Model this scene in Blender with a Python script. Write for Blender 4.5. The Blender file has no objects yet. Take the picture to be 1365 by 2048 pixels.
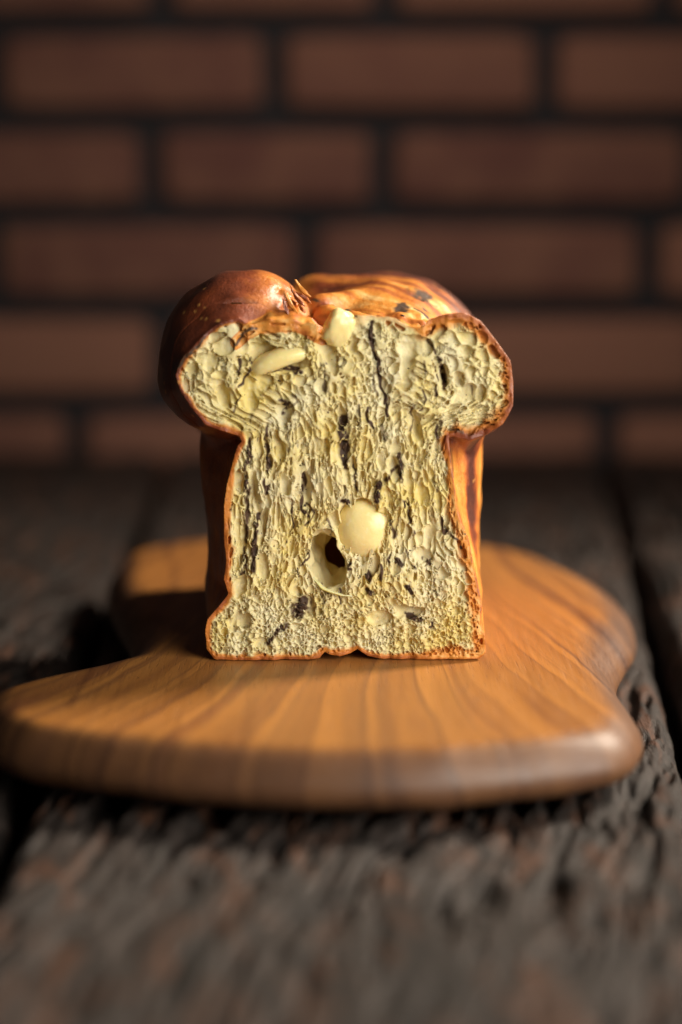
import bpy, math, time
import numpy as np
from mathutils import Vector, Matrix

T0 = time.time()
MM = 0.001
sc = bpy.context.scene
col = sc.collection

# ------------------------------------------------------------------ camera
F_PX = 3529.0                       # focal length in photograph pixels (1365 wide)
PITCH = math.radians(9.27)
CAM = Vector((0.0, -0.600, 0.1507))
cam_d = bpy.data.cameras.new("camera")
cam = bpy.data.objects.new("camera", cam_d)
col.objects.link(cam)
cam.location = CAM
cam.rotation_euler = (math.pi / 2 - PITCH, 0, 0)
cam_d.sensor_fit = 'HORIZONTAL'
cam_d.sensor_width = 24.0
cam_d.lens = F_PX / 1365 * 24.0
cam_d.clip_start = 0.01
cam_d.clip_end = 20
cam_d.dof.use_dof = True
cam_d.dof.focus_distance = 0.615
cam_d.dof.aperture_fstop = 2.7
cam_d.dof.aperture_blades = 0
sc.camera = cam

# ------------------------------------------------------------------ world, lamps, exposure
w = bpy.data.worlds.new("World")
sc.world = w
w.use_nodes = True
w.node_tree.nodes["Background"].inputs[0].default_value = (1.0, 0.93, 0.86, 1)
w.node_tree.nodes["Background"].inputs[1].default_value = 0.010


def area(name, loc, target, sx, sy, power, color, spread=180):
    l = bpy.data.lights.new(name, 'AREA')
    l.shape = 'RECTANGLE'
    l.size, l.size_y = sx, sy
    l.energy = power
    l.color = color
    l.spread = math.radians(spread)
    o = bpy.data.objects.new(name, l)
    col.objects.link(o)
    o.location = loc
    o.rotation_euler = (Vector(target) - Vector(loc)).to_track_quat('-Z', 'Y').to_euler()
    return o


area("key_window_lamp", (0.80, 0.36, 0.72), (0, 0.03, 0.04), 0.20, 0.26, 3.0, (1.0, 0.87, 0.71), 62)
area("side_fill_lamp", (0.44, -0.42, 0.25), (0.0, 0.0, 0.08), 0.55, 0.42, 3.0, (1.0, 0.95, 0.85), 110)  # added soft fill at front right that brightens the torn face
area("wall_fill_lamp", (0.04, -0.05, 0.95), (0.02, 0.75, 0.215), 0.40, 0.40, 0.30, (1.0, 0.80, 0.70), 42)  # added overhead fill, narrowed to brighten the middle of the wall

sc.view_settings.view_transform = 'Standard'
sc.view_settings.look = 'None'
sc.view_settings.exposure = 0.0
sc.view_settings.gamma = 1.0
sc.view_settings.use_curve_mapping = False
sc.render.engine = 'CYCLES'
sc.cycles.use_denoising = True
sc.cycles.max_bounces = 16
sc.cycles.diffuse_bounces = 12
sc.cycles.sample_clamp_indirect = 4.0


# ------------------------------------------------------------------ photo pixel -> point on a plane
def ray(px, py):
    u, v = (np.asarray(px, float) - 682.5) / F_PX, (1024.0 - np.asarray(py, float)) / F_PX
    c, s = math.cos(PITCH), math.sin(PITCH)
    return u, c + v * s, -s + v * c


def on_y(px, py, y=0.0):            # millimetres: plane y = const -> x, z
    dx, dy, dz = ray(px, py)
    t = (y - CAM.y * 1000) / dy
    return CAM.x * 1000 + dx * t, CAM.z * 1000 + dz * t


def on_z(px, py, z=0.0):            # plane z = const -> x, y
    dx, dy, dz = ray(px, py)
    t = (z - CAM.z * 1000) / dz
    return CAM.x * 1000 + dx * t, CAM.y * 1000 + dy * t


# ------------------------------------------------------------------ numpy helpers
rng = np.random.default_rng(7)
TAB = rng.random((32, 32, 32)).astype(np.float32)
TABV = rng.random((32, 32, 32, 3)).astype(np.float32)


def smooth(a, b, x):
    t = np.clip((x - a) / (b - a), 0, 1)
    return t * t * (3 - 2 * t)


def noise3(x, y, z):
    """value noise, -1..1"""
    xi, yi, zi = np.floor(x), np.floor(y), np.floor(z)
    fx, fy, fz = x - xi, y - yi, z - zi
    xi, yi, zi = (a.astype(np.int32) & 31 for a in (xi, yi, zi))
    fx, fy, fz = (f * f * (3 - 2 * f) for f in (fx, fy, fz))
    x1, y1, z1 = (xi + 1) & 31, (yi + 1) & 31, (zi + 1) & 31
    a = TAB[xi, yi, zi] * (1 - fx) + TAB[x1, yi, zi] * fx
    b = TAB[xi, y1, zi] * (1 - fx) + TAB[x1, y1, zi] * fx
    c = TAB[xi, yi, z1] * (1 - fx) + TAB[x1, yi, z1] * fx
    d = TAB[xi, y1, z1] * (1 - fx) + TAB[x1, y1, z1] * fx
    return ((a * (1 - fy) + b * fy) * (1 - fz) + (c * (1 - fy) + d * fy) * fz) * 2 - 1


def fbm(x, y, z, n=3):
    s, a = 0, 1.0
    for i in range(n):
        s = s + a * noise3(x * 2 ** i + 5.3 * i, y * 2 ** i + 1.7 * i, z * 2 ** i + 9.1 * i)
        a *= 0.5
    return s / (2 - 2 ** (1 - n))


def worley(x, y, z, seed):
    """F1, F2 and a random number of the nearest cell"""
    xi, yi, zi = (np.floor(a).astype(np.int32) for a in (x, y, z))
    f1 = np.full(x.shape, 9, np.float32)
    f2 = f1.copy()
    cid = np.zeros(x.shape, np.float32)
    for i in (-1, 0, 1):
        for j in (-1, 0, 1):
            for k in (-1, 0, 1):
                a, b, c = (xi + i), (yi + j), (zi + k)
                p = TABV[(a + seed) & 31, (b + 3 * seed) & 31, (c + 7 * seed) & 31]
                d = (a + p[:, 0] - x) ** 2
                d += (b + p[:, 1] - y) ** 2
                d += (c + p[:, 2] - z) ** 2
                closer = d < f1
                f2 = np.where(closer, f1, np.minimum(f2, d))
                cid = np.where(closer, (p[:, 0] * 7.13 + p[:, 2] * 3.77) % 1.0, cid)
                f1 = np.where(closer, d, f1)
    return np.sqrt(f1), np.sqrt(f2), cid


class Poly2:
    """signed distance (mm, negative inside) to a closed polygon in x, z, looked up from a grid"""
    def __init__(self, pts, x0=-85, x1=85, z0=-20, z1=160, h=0.3, round_=0.0):
        P = np.array(pts, float)
        self.x0, self.z0, self.h = x0, z0, h
        gx, gz = np.meshgrid(np.arange(x0, x1, h), np.arange(z0, z1, h), indexing='ij')
        d = np.full(gx.shape, 1e9)
        ins = np.zeros(gx.shape, bool)
        for a, b in zip(P, np.roll(P, -1, 0)):
            e = b - a
            wx, wz = gx - a[0], gz - a[1]
            t = np.clip((wx * e[0] + wz * e[1]) / (e @ e), 0, 1)
            d = np.minimum(d, (wx - e[0] * t) ** 2 + (wz - e[1] * t) ** 2)
            c = ((a[1] <= gz) & (b[1] > gz)) | ((b[1] <= gz) & (a[1] > gz))
            xc = a[0] + (gz - a[1]) / (e[1] if abs(e[1]) > 1e-9 else 1e-9) * e[0]
            ins ^= c & (gx < xc)
        d = np.sqrt(d)
        self.g = (np.where(ins, -d, d) - round_).astype(np.float32)

    def __call__(self, x, z):
        u = np.clip((x - self.x0) / self.h, 0, self.g.shape[0] - 1.01)
        v = np.clip((z - self.z0) / self.h, 0, self.g.shape[1] - 1.01)
        i, j = u.astype(np.int32), v.astype(np.int32)
        u, v = u - i, v - j
        g = self.g
        return (g[i, j] * (1 - u) + g[i + 1, j] * u) * (1 - v) + (g[i, j + 1] * (1 - u) + g[i + 1, j + 1] * u) * v


def smin(a, b, k):
    h = np.clip(0.5 + 0.5 * (b - a) / k, 0, 1)
    return b * (1 - h) + a * h - k * h * (1 - h)


def smax(a, b, k):
    return -smin(-a, -b, k)


def ell(x, y, z, c, r):
    q = np.sqrt(((x - c[0]) / r[0]) ** 2 + ((y - c[1]) / r[1]) ** 2 + ((z - c[2]) / r[2]) ** 2)
    return (q - 1) * min(r)


def capsule(x, y, z, a, b, r):
    a, b = np.array(a, float), np.array(b, float)
    e = b - a
    t = np.clip(((x - a[0]) * e[0] + (y - a[1]) * e[1] + (z - a[2]) * e[2]) / (e @ e), 0, 1)
    return np.sqrt((x - a[0] - e[0] * t) ** 2 + (y - a[1] - e[1] * t) ** 2 + (z - a[2] - e[2] * t) ** 2) - r


def surface_nets(phi, org, h):
    """phi[x, y, z] (negative = solid) -> vertices (mm), quads"""
    s = phi < 0
    cnt = np.zeros(tuple(n - 1 for n in phi.shape), np.int8)
    off = [(i, j, k) for i in (0, 1) for j in (0, 1) for k in (0, 1)]
    nx, ny, nz = cnt.shape
    for i, j, k in off:
        cnt += s[i:i + nx, j:j + ny, k:k + nz]
    act = (cnt > 0) & (cnt < 8)
    ijk = np.argwhere(act)
    idx = np.full(cnt.shape, -1, np.int32)
    idx[act] = np.arange(len(ijk))
    cv = np.stack([phi[ijk[:, 0] + i, ijk[:, 1] + j, ijk[:, 2] + k] for i, j, k in off], 1)
    acc = np.zeros((len(ijk), 3), np.float32)
    n = np.zeros(len(ijk), np.float32)
    for a in range(8):
        for b in range(a + 1, 8):
            oa, ob = np.array(off[a]), np.array(off[b])
            if np.abs(oa - ob).sum() != 1:
                continue
            va, vb = cv[:, a], cv[:, b]
            m = (va < 0) != (vb < 0)
            t = np.where(m, va / np.where(m, va - vb, 1), 0)[:, None]
            acc += np.where(m[:, None], oa + (ob - oa) * t, 0)
            n += m
    v = (ijk + acc / n[:, None]) * h + np.array(org)
    quads = []
    for ax in range(3):
        lo = [slice(1, -1)] * 3
        hi = [slice(1, -1)] * 3
        lo[ax] = slice(0, -1)
        hi[ax] = slice(1, None)
        a, b = s[tuple(lo)], s[tuple(hi)]
        e = np.argwhere(a != b)
        flip = a[e[:, 0], e[:, 1], e[:, 2]]
        base = e.copy()
        for k in range(3):
            if k != ax:
                base[:, k] += 1
        u, w_ = (ax + 1) % 3, (ax + 2) % 3

        def cell(du, dw):
            c = base.copy()
            c[:, u] += du
            c[:, w_] += dw
            return idx[c[:, 0], c[:, 1], c[:, 2]]
        q = np.stack([cell(-1, -1), cell(0, -1), cell(0, 0), cell(-1, 0)], 1)
        q = np.where(flip[:, None], q, q[:, ::-1])
        quads.append(q)
    q = np.concatenate(quads)
    return v.astype(np.float32), q[(q >= 0).all(1)]


def mesh_np(name, v, q, mat, parent=None, attrs=None, smooth_=True, link=True):
    """v in millimetres"""
    me = bpy.data.meshes.new(name)
    me.vertices.add(len(v))
    me.vertices.foreach_set("co", (np.asarray(v, np.float32) * MM).ravel())
    k = q.shape[1]
    me.loops.add(q.size)
    me.loops.foreach_set("vertex_index", q.astype(np.int32).ravel())
    me.polygons.add(len(q))
    me.polygons.foreach_set("loop_start", np.arange(0, q.size, k, dtype=np.int32))
    me.polygons.foreach_set("loop_total", np.full(len(q), k, np.int32))
    me.polygons.foreach_set("use_smooth", np.full(len(q), smooth_, bool))
    for a, val in (attrs or {}).items():
        at = me.attributes.new(a, 'FLOAT', 'POINT')
        at.data.foreach_set("value", np.asarray(val, np.float32))
    me.update()
    me.validate()
    me.materials.append(mat)
    o = bpy.data.objects.new(name, me)
    col.objects.link(o)
    o.parent = parent
    return o


def thing(name, label, cat, loc=(0, 0, 0)):
    o = bpy.data.objects.new(name, None)
    o.empty_display_size = 0.02
    col.objects.link(o)
    o.location = loc
    o["label"], o["category"] = label, cat
    return o


# ------------------------------------------------------------------ node helpers
class NT:
    def __init__(self, name):
        self.m = bpy.data.materials.new(name)
        self.m.use_nodes = True
        self.t = self.m.node_tree
        self.b = self.t.nodes["Principled BSDF"]

    def n(self, kind, **kw):
        nd = self.t.nodes.new(kind)
        for k, v in kw.items():
            if k.startswith('_'):
                setattr(nd, k[1:], v)
        return nd

    def link(self, a, b):
        self.t.links.new(a, b)

    def put(self, sock, v):
        if isinstance(v, bpy.types.NodeSocket):
            self.link(v, sock)
        elif isinstance(v, tuple) and len(v) == 3 and sock.type == 'RGBA':
            sock.default_value = (*v, 1)
        else:
            sock.default_value = v

    def attr(self, name):
        nd = self.n('ShaderNodeAttribute')
        nd.attribute_name = name
        return nd.outputs['Fac']

    def obj(self):
        return self.n('ShaderNodeTexCoord').outputs['Object']

    def math(self, op, a, b=0.0, c=0.0, clamp=False):
        nd = self.n('ShaderNodeMath')
        nd.operation = op
        nd.use_clamp = clamp
        for s, v in zip(nd.inputs, (a, b, c)):
            self.put(s, v)
        return nd.outputs[0]

    def mix(self, f, a, b, blend='MIX'):
        nd = self.n('ShaderNodeMix')
        nd.data_type = 'RGBA'
        nd.blend_type = blend
        self.put(nd.inputs[0], f)
        self.put(nd.inputs[6], a)
        self.put(nd.inputs[7], b)
        return nd.outputs[2]

    def ramp(self, f, stops, interp='LINEAR'):
        nd = self.n('ShaderNodeValToRGB')
        cr = nd.color_ramp
        cr.interpolation = interp
        while len(cr.elements) < len(stops):
            cr.elements.new(0.5)
        for e, (p, c) in zip(cr.elements, stops):
            e.position = p
            e.color = (*c, 1) if isinstance(c, tuple) else (c, c, c, 1)
        self.put(nd.inputs[0], f)
        return nd.outputs[0]

    def scale(self, vec, s):
        nd = self.n('ShaderNodeVectorMath')
        nd.operation = 'MULTIPLY'
        self.put(nd.inputs[0], vec)
        nd.inputs[1].default_value = s
        return nd.outputs[0]

    def noise(self, vec, scale, detail=4, rough=0.55, dist=0.0):
        nd = self.n('ShaderNodeTexNoise')
        self.put(nd.inputs['Vector'], vec)
        nd.inputs['Scale'].default_value = scale
        nd.inputs['Detail'].default_value = detail
        nd.inputs['Roughness'].default_value = rough
        nd.inputs['Distortion'].default_value = dist
        return nd.outputs[0]

    def bump(self, h, strength, dist, normal=None):
        nd = self.n('ShaderNodeBump')
        nd.inputs['Strength'].default_value = strength
        nd.inputs['Distance'].default_value = dist
        self.put(nd.inputs['Height'], h)
        if normal is not None:
            self.link(normal, nd.inputs['Normal'])
        return nd.outputs[0]

    def set(self, **kw):
        for k, v in kw.items():
            self.put(self.b.inputs[k.replace('_', ' ')], v)


# ------------------------------------------------------------------ materials
def mat_bread():
    m = NT("bread")
    P = m.obj()
    crust, bake, stain = m.attr('crust'), m.attr('bake'), m.attr('stain')
    crumb = m.mix(m.ramp(m.noise(P, 45, 3), [(0.38, 0.0), (0.62, 1.0)]), (0.91, 0.82, 0.51), (0.89, 0.725, 0.26))
    crumb = m.mix(m.ramp(m.noise(P, 700, 2), [(0.5, 0.0), (0.75, 0.5)]), crumb, (0.90, 0.83, 0.62))
    mott = m.noise(P, 140, 5, 0.65)
    fine = m.noise(P, 900, 3, 0.6)
    b2 = m.math('ADD', bake, m.math('MULTIPLY', m.math('SUBTRACT', mott, 0.5), 0.55))
    b2 = m.math('ADD', b2, m.math('MULTIPLY', m.math('SUBTRACT', fine, 0.5), 0.22), clamp=True)
    cc = m.ramp(b2, [(0.0, (0.78, 0.52, 0.20)), (0.22, (0.68, 0.27, 0.045)), (0.45, (0.46, 0.135, 0.022)),
                     (0.70, (0.22, 0.046, 0.013)), (1.0, (0.080, 0.019, 0.010))])
    # blisters: small pale spots baked on the darker crust
    vor = m.n('ShaderNodeTexVoronoi')
    m.put(vor.inputs['Vector'], P)
    vor.inputs['Scale'].default_value = 230
    sp = m.math('MULTIPLY', m.ramp(vor.outputs['Distance'], [(0.10, 1.0), (0.24, 0.0)]),
                m.ramp(m.noise(P, 60, 2), [(0.46, 0.0), (0.56, 1.0)]))
    sp = m.math('MULTIPLY', sp, m.ramp(bake, [(0.6, 0.0), (0.75, 1.0)]))
    cc = m.mix(sp, cc, (0.60, 0.27, 0.07))
    c1 = m.ramp(crust, [(0.04, 0.0), (0.42, 1.0)])
    # the crust grows from pale gold inside to its full bake outside
    gold = m.mix(c1, crumb, (0.62, 0.235, 0.038))
    colr = m.mix(m.ramp(crust, [(0.38, 0.0), (0.75, 1.0)]), gold, cc)
    colr = m.mix(m.attr('lining'), colr, (0.86, 0.76, 0.42))
    colr = m.mix(m.ramp(stain, [(0.05, 0.0), (0.6, 1.0)]), colr, (0.11, 0.055, 0.028))
    colr = m.mix(m.ramp(stain, [(0.5, 0.0), (1.0, 1.0)]), colr, (0.030, 0.021, 0.017))
    rough = m.math('SUBTRACT', 0.56, m.math('MULTIPLY', crust, m.math('ADD', 0.06, m.math('MULTIPLY', fine, 0.12))))
    bn = m.bump(m.math('ADD', m.noise(P, 1100, 4, 0.65), m.math('MULTIPLY', m.noise(P, 420, 4, 0.6), 1.6)), 0.6, 0.0004)
    sss = m.math('MULTIPLY', m.math('SUBTRACT', 1.0, m.math('MULTIPLY', crust, 0.85)), 0.15)
    m.set(Base_Color=colr, Roughness=rough, Normal=bn, Subsurface_Weight=sss, Subsurface_Scale=0.0015)
    m.b.inputs['Subsurface Radius'].default_value = (1.0, 0.72, 0.36)
    m.put(m.b.inputs['Coat Weight'], m.math('MULTIPLY', m.ramp(bake, [(0.3, 0.05), (0.8, 0.8)]), m.ramp(crust, [(0.9, 0.0), (1.0, 1.0)])))
    m.b.inputs['Coat Roughness'].default_value = 0.36
    # thin crumb walls let light through
    tr = m.n('ShaderNodeBsdfTranslucent')
    m.put(tr.inputs['Color'], colr)
    mx = m.n('ShaderNodeMixShader')
    m.put(mx.inputs[0], m.math('MULTIPLY', m.math('SUBTRACT', 1.0, m.ramp(crust, [(0.1, 0.0), (0.6, 1.0)])), 0.27))
    m.link(m.b.outputs[0], mx.inputs[1])
    m.link(tr.outputs[0], mx.inputs[2])
    m.link(mx.outputs[0], m.t.nodes['Material Output'].inputs['Surface'])
    m.put(m.b.inputs['Specular IOR Level'], m.math('ADD', 0.32, m.math('MULTIPLY', crust, 0.15)))
    return m.m


def mat_cheese():
    m = NT("cheese")
    P = m.obj()
    c = m.mix(m.noise(P, 160, 4), (0.88, 0.76, 0.40), (0.86, 0.70, 0.29))
    c = m.mix(m.ramp(m.noise(P, 500, 2), [(0.62, 0.0), (0.70, 0.35)]), c, (0.93, 0.88, 0.68))
    m.set(Base_Color=c, Roughness=m.ramp(m.noise(P, 300, 3), [(0.3, 0.18), (0.7, 0.34)]), Subsurface_Weight=0.8, Subsurface_Scale=0.004,
          Normal=m.bump(m.noise(P, 350, 3), 0.35, 0.0005))
    m.b.inputs['Subsurface Radius'].default_value = (1.0, 0.75, 0.35)
    return m.m


def mat_flake():
    m = NT("dark_filling")
    P = m.obj()
    c = m.mix(m.ramp(m.noise(P, 500, 4), [(0.4, 0.0), (0.7, 1.0)]), (0.026, 0.017, 0.013), (0.12, 0.070, 0.045))
    m.set(Base_Color=c, Roughness=0.55, Normal=m.bump(m.noise(P, 900, 4), 0.8, 0.0006))
    m.b.inputs['Specular IOR Level'].default_value = 0.2
    return m.m


def mat_teak():
    m = NT("teak")
    P = m.obj()
    sep = m.n('ShaderNodeSeparateXYZ')
    m.link(P, sep.inputs[0])
    x, y, z = sep.outputs
    warp = m.math('MULTIPLY', m.math('SUBTRACT', m.noise(m.scale(P, (1, 0.35, 1)), 16, 2), 0.5), 0.022)
    warp2 = m.math('MULTIPLY', m.math('SUBTRACT', m.noise(m.scale(P, (1, 0.10, 1)), 130, 2), 0.5), 0.0035)
    xs = m.math('ADD', m.math('SUBTRACT', x, 0.012), m.math('ADD', warp, warp2))
    c = m.math('MULTIPLY', xs, m.math('ADD', 1.0, m.math('MULTIPLY', y, 4.0)))      # the grain closes up towards the back
    # growth rings: uneven spacing by a one-dimensional noise of the ring coordinate
    comb = m.n('ShaderNodeCombineXYZ')
    m.put(comb.inputs[0], c)
    comb2 = comb.outputs[0]
    ring_wide = m.noise(comb2, 60, 2, 0.5)
    ring_fine = m.noise(comb2, 330, 3, 0.6)
    fr = m.math('FRACT', m.math('ADD', m.math('MULTIPLY', c, 72), m.math('MULTIPLY', ring_wide, 6.0)))
    line = m.math('MULTIPLY', m.ramp(fr, [(0.0, 0.30), (0.06, 0.0), (0.50, 0.12), (0.82, 0.5), (0.94, 1.0), (1.0, 0.30)]),
                  m.ramp(m.noise(comb2, 75, 1), [(0.36, 0.25), (0.52, 1.0)]))
    base = m.ramp(ring_wide, [(0.36, (0.15, 0.048, 0.013)), (0.46, (0.32, 0.122, 0.022)), (0.56, (0.43, 0.175, 0.034)), (0.68, (0.22, 0.078, 0.020))])
    blot = m.ramp(m.noise(m.scale(P, (1, 0.4, 1)), 26, 3), [(0.45, 0.0), (0.75, 0.7)])
    base = m.mix(blot, base, (0.39, 0.155, 0.030))
    base = m.mix(m.math('MULTIPLY', line, 0.72), base, (0.085, 0.028, 0.012))
    pore = m.ramp(m.noise(m.scale(P, (1, 0.045, 1)), 1500, 2, 0.5), [(0.30, 1.0), (0.40, 0.0)])
    base = m.mix(m.math('MULTIPLY', pore, 0.45), base, (0.15, 0.060, 0.026))
    fib = m.noise(m.scale(P, (1, 0.05, 1)), 700, 3, 0.6)
    base = m.mix(0.14, base, m.mix(fib, (0.30, 0.11, 0.03), (0.62, 0.30, 0.10)))
    # dark heartwood streaks, denser on the left to paint in part of the shade there
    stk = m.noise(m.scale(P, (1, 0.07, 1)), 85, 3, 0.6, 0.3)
    heart_shade = m.math('MULTIPLY', m.ramp(m.math('MULTIPLY', x, -9.0), [(0.15, 0.25), (0.75, 1.0)]), m.ramp(stk, [(0.50, 0.0), (0.62, 0.65)]))
    base = m.mix(heart_shade, base, (0.105, 0.034, 0.012))
    # live edge wood, its colour darkened further to stand in for shade
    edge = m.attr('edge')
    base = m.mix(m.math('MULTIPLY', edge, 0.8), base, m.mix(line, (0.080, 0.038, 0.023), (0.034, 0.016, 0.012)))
    h = m.math('ADD', m.math('MULTIPLY', pore, -0.8), m.math('MULTIPLY', fib, 0.5))
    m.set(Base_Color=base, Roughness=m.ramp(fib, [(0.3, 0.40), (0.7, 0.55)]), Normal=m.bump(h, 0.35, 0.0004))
    return m.m


def mat_old_wood():
    m = NT("weathered_wood")
    P = m.obj()
    S = m.scale(P, (1, 0.22, 1))
    a = m.noise(S, 120, 5, 0.68, 0.5)
    base = m.ramp(a, [(0.30, (0.012, 0.010, 0.009)), (0.48, (0.025, 0.018, 0.015)), (0.62, (0.044, 0.032, 0.027)), (0.78, (0.095, 0.074, 0.066))])
    rust = m.ramp(m.noise(m.scale(P, (1, 0.4, 1)), 75, 4, 0.62, 0.6), [(0.52, 0.0), (0.64, 1.0)])
    base = m.mix(m.math('MULTIPLY', rust, 0.85), base, m.mix(a, (0.035, 0.014, 0.008), (0.135, 0.055, 0.026)))
    f = m.noise(m.scale(P, (1, 0.06, 1)), 900, 4, 0.6)
    base = m.mix(m.ramp(f, [(0.35, 0.55), (0.55, 0.0)]), base, (0.012, 0.010, 0.009))
    h = m.math('ADD', f, m.math('MULTIPLY', m.noise(S, 330, 4, 0.65), 1.2))
    m.set(Base_Color=base, Roughness=0.62, Normal=m.bump(h, 0.9, 0.0012))
    m.b.inputs['Specular IOR Level'].default_value = 0.35
    return m.m


def mat_brick():
    m = NT("brick")
    P = m.obj()
    info = m.n('ShaderNodeObjectInfo')
    rnd = info.outputs['Random']
    off = m.n('ShaderNodeVectorMath')
    off.operation = 'ADD'
    m.link(P, off.inputs[0])
    cx = m.n('ShaderNodeCombineXYZ')
    m.put(cx.inputs[0], m.math('MULTIPLY', rnd, 9.0))
    m.link(cx.outputs[0], off.inputs[1])
    Q = off.outputs[0]
    base = m.mix(rnd, (0.095, 0.032, 0.022), (0.215, 0.094, 0.058))
    base = m.mix(m.ramp(m.noise(Q, 22, 5, 0.6), [(0.4, 0.0), (0.7, 0.7)]), base, (0.20, 0.090, 0.052))
    base = m.mix(m.ramp(m.noise(Q, 160, 3, 0.6), [(0.55, 0.0), (0.72, 0.6)]), base, (0.075, 0.032, 0.024))
    m.set(Base_Color=base, Roughness=0.85, Normal=m.bump(m.noise(Q, 240, 5, 0.65), 0.8, 0.002))
    return m.m


def mat_mortar():
    m = NT("mortar")
    P = m.obj()
    m.set(Base_Color=m.mix(m.noise(P, 150, 4), (0.008, 0.007, 0.008), (0.018, 0.015, 0.017)), Roughness=0.95,
          Normal=m.bump(m.noise(P, 400, 4), 0.8, 0.002))
    return m.m


M = dict(bread=mat_bread(), cheese=mat_cheese(), flake=mat_flake(), teak=mat_teak(), wood=mat_old_wood(),
         brick=mat_brick(), mortar=mat_mortar())

# ------------------------------------------------------------------ brick wall
TABLE_Z = -22.0
WALL_Y = 755.0
wall = thing("brick_wall", "dark brown brick wall with near-black recessed mortar behind the loaf", "wall", (0, WALL_Y * MM, TABLE_Z * MM))


def rounded_brick(lx, lz, depth=70, seed=0):
    """brick front with worn edges; origin at the centre of its face, mm"""
    r = np.random.default_rng(seed)
    rows = [(0, 9.0, 7.5), (1.0, 4.2, 3.6), (3.2, 1.4, 1.2), (7.0, 0, 0), (depth, 0, 0)]
    v, q = [], []
    n = 32
    for d, ix, iz in rows:
        for k in range(n):
            a = 2 * math.pi * (k + 0.5) / n
            ca, sa = math.cos(a), math.sin(a)
            e = 0.17
            px = (lx / 2 - ix) * math.copysign(abs(ca) ** e, ca)
            pz = (lz / 2 - iz) * math.copysign(abs(sa) ** e, sa)
            j = r.normal(0, 0.55, 3)
            v.append((px + j[0], d + abs(j[1]) * 0.6, pz + j[2]))
    for i in range(len(rows) - 1):
        for k in range(n):
            q.append((i * n + k, i * n + (k + 1) % n, (i + 1) * n + (k + 1) % n, (i + 1) * n + k))
    c0 = len(v)
    v.append((0, 0.2, 0))
    for k in range(0, n, 2):
        q.append((c0, (k + 2) % n, (k + 1) % n, k))
    return np.array(v), np.array(q)


# mortar joints read off the photograph: rows between these pixel heights, vertical joints at these x
rows_px = [-340, -148, 45, 240, 428, 615, 810, 1003]
joints_px = {0: [100, 640, 1180], 1: [320, 770, 1330], 2: [-20, 548, 1093], 3: [-260, 300, 765, 1395], 4: [70 - 95, 612, 1300],
             5: [-170, 322, 880, 1420], 6: [150, 690, 1215]}
bseed = 0
zr = [on_y(682, p, WALL_Y)[1] for p in rows_px]
for i in range(len(rows_px) - 1):
    zt, zb = zr[i], max(zr[i + 1], TABLE_Z - 62)
    zt, zb = float(zt), float(zb)
    xs = [float(on_y(p, (rows_px[i] + rows_px[i + 1]) / 2, WALL_Y)[0]) for p in joints_px[i]]
    while xs[0] > -480:
        xs.insert(0, xs[0] - 225)
    while xs[-1] < 480:
        xs.append(xs[-1] + 225)
    for a, b in zip(xs[:-1], xs[1:]):
        bseed += 1
        v, q = rounded_brick(b - a - 18.0, zt - zb - 17.5, seed=bseed)
        o = mesh_np("brick", v, q, M['brick'], wall)
        rr = np.random.default_rng(bseed + 50)
        o.location = ((a + b) / 2 * MM, rr.uniform(-2.0, 1.5) * MM, ((zt + zb) / 2 - TABLE_Z) * MM)
        o.rotation_euler = (rr.normal(0, 0.008), rr.normal(0, 0.003), rr.normal(0, 0.004))
# mortar bed: a gently uneven slab recessed behind the brick faces
gx, gz = np.meshgrid(np.arange(-720, 721, 12.0), np.arange(-90, 560, 12.0), indexing='ij')
gy = 11 + 2.0 * fbm(gx / 20, gz * 0 + 3.3, gz / 20, 2)
nx_, nz_ = gx.shape
ii = np.arange(nx_ * nz_).reshape(nx_, nz_)
q = np.stack([ii[:-1, :-1], ii[1:, :-1], ii[1:, 1:], ii[:-1, 1:]], -1).reshape(-1, 4)
v = np.stack([gx, gy, gz], -1).reshape(-1, 3)
bk = np.array([(-720, 90, -90), (720, 90, -90), (720, 90, 552), (-720, 90, 552)], float)
n0 = len(v)
v = np.vstack([v, bk])
q = np.vstack([q, [[n0 + 3, n0 + 2, n0 + 1, n0]]])
mesh_np("mortar", v, q, M['mortar'], wall)

# ------------------------------------------------------------------ table of weathered planks
table = thing("wooden_table", "dark weathered table of rough deeply furrowed planks under the board", "table", (0, 0, TABLE_Z * MM))
# the gaps between the planks: (x at y=-340, x at y=745)
gl = [on_z(20, 1620, TABLE_Z), on_z(322, 935, TABLE_Z)]
gr = [on_z(1358, 1411, TABLE_Z - 3), on_z(1236, 1006, TABLE_Z - 3)]


def lin(p, y):
    (x0, y0), (x1, y1) = p
    return x0 + (x1 - x0) * (y - y0) / (y1 - y0)


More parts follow.
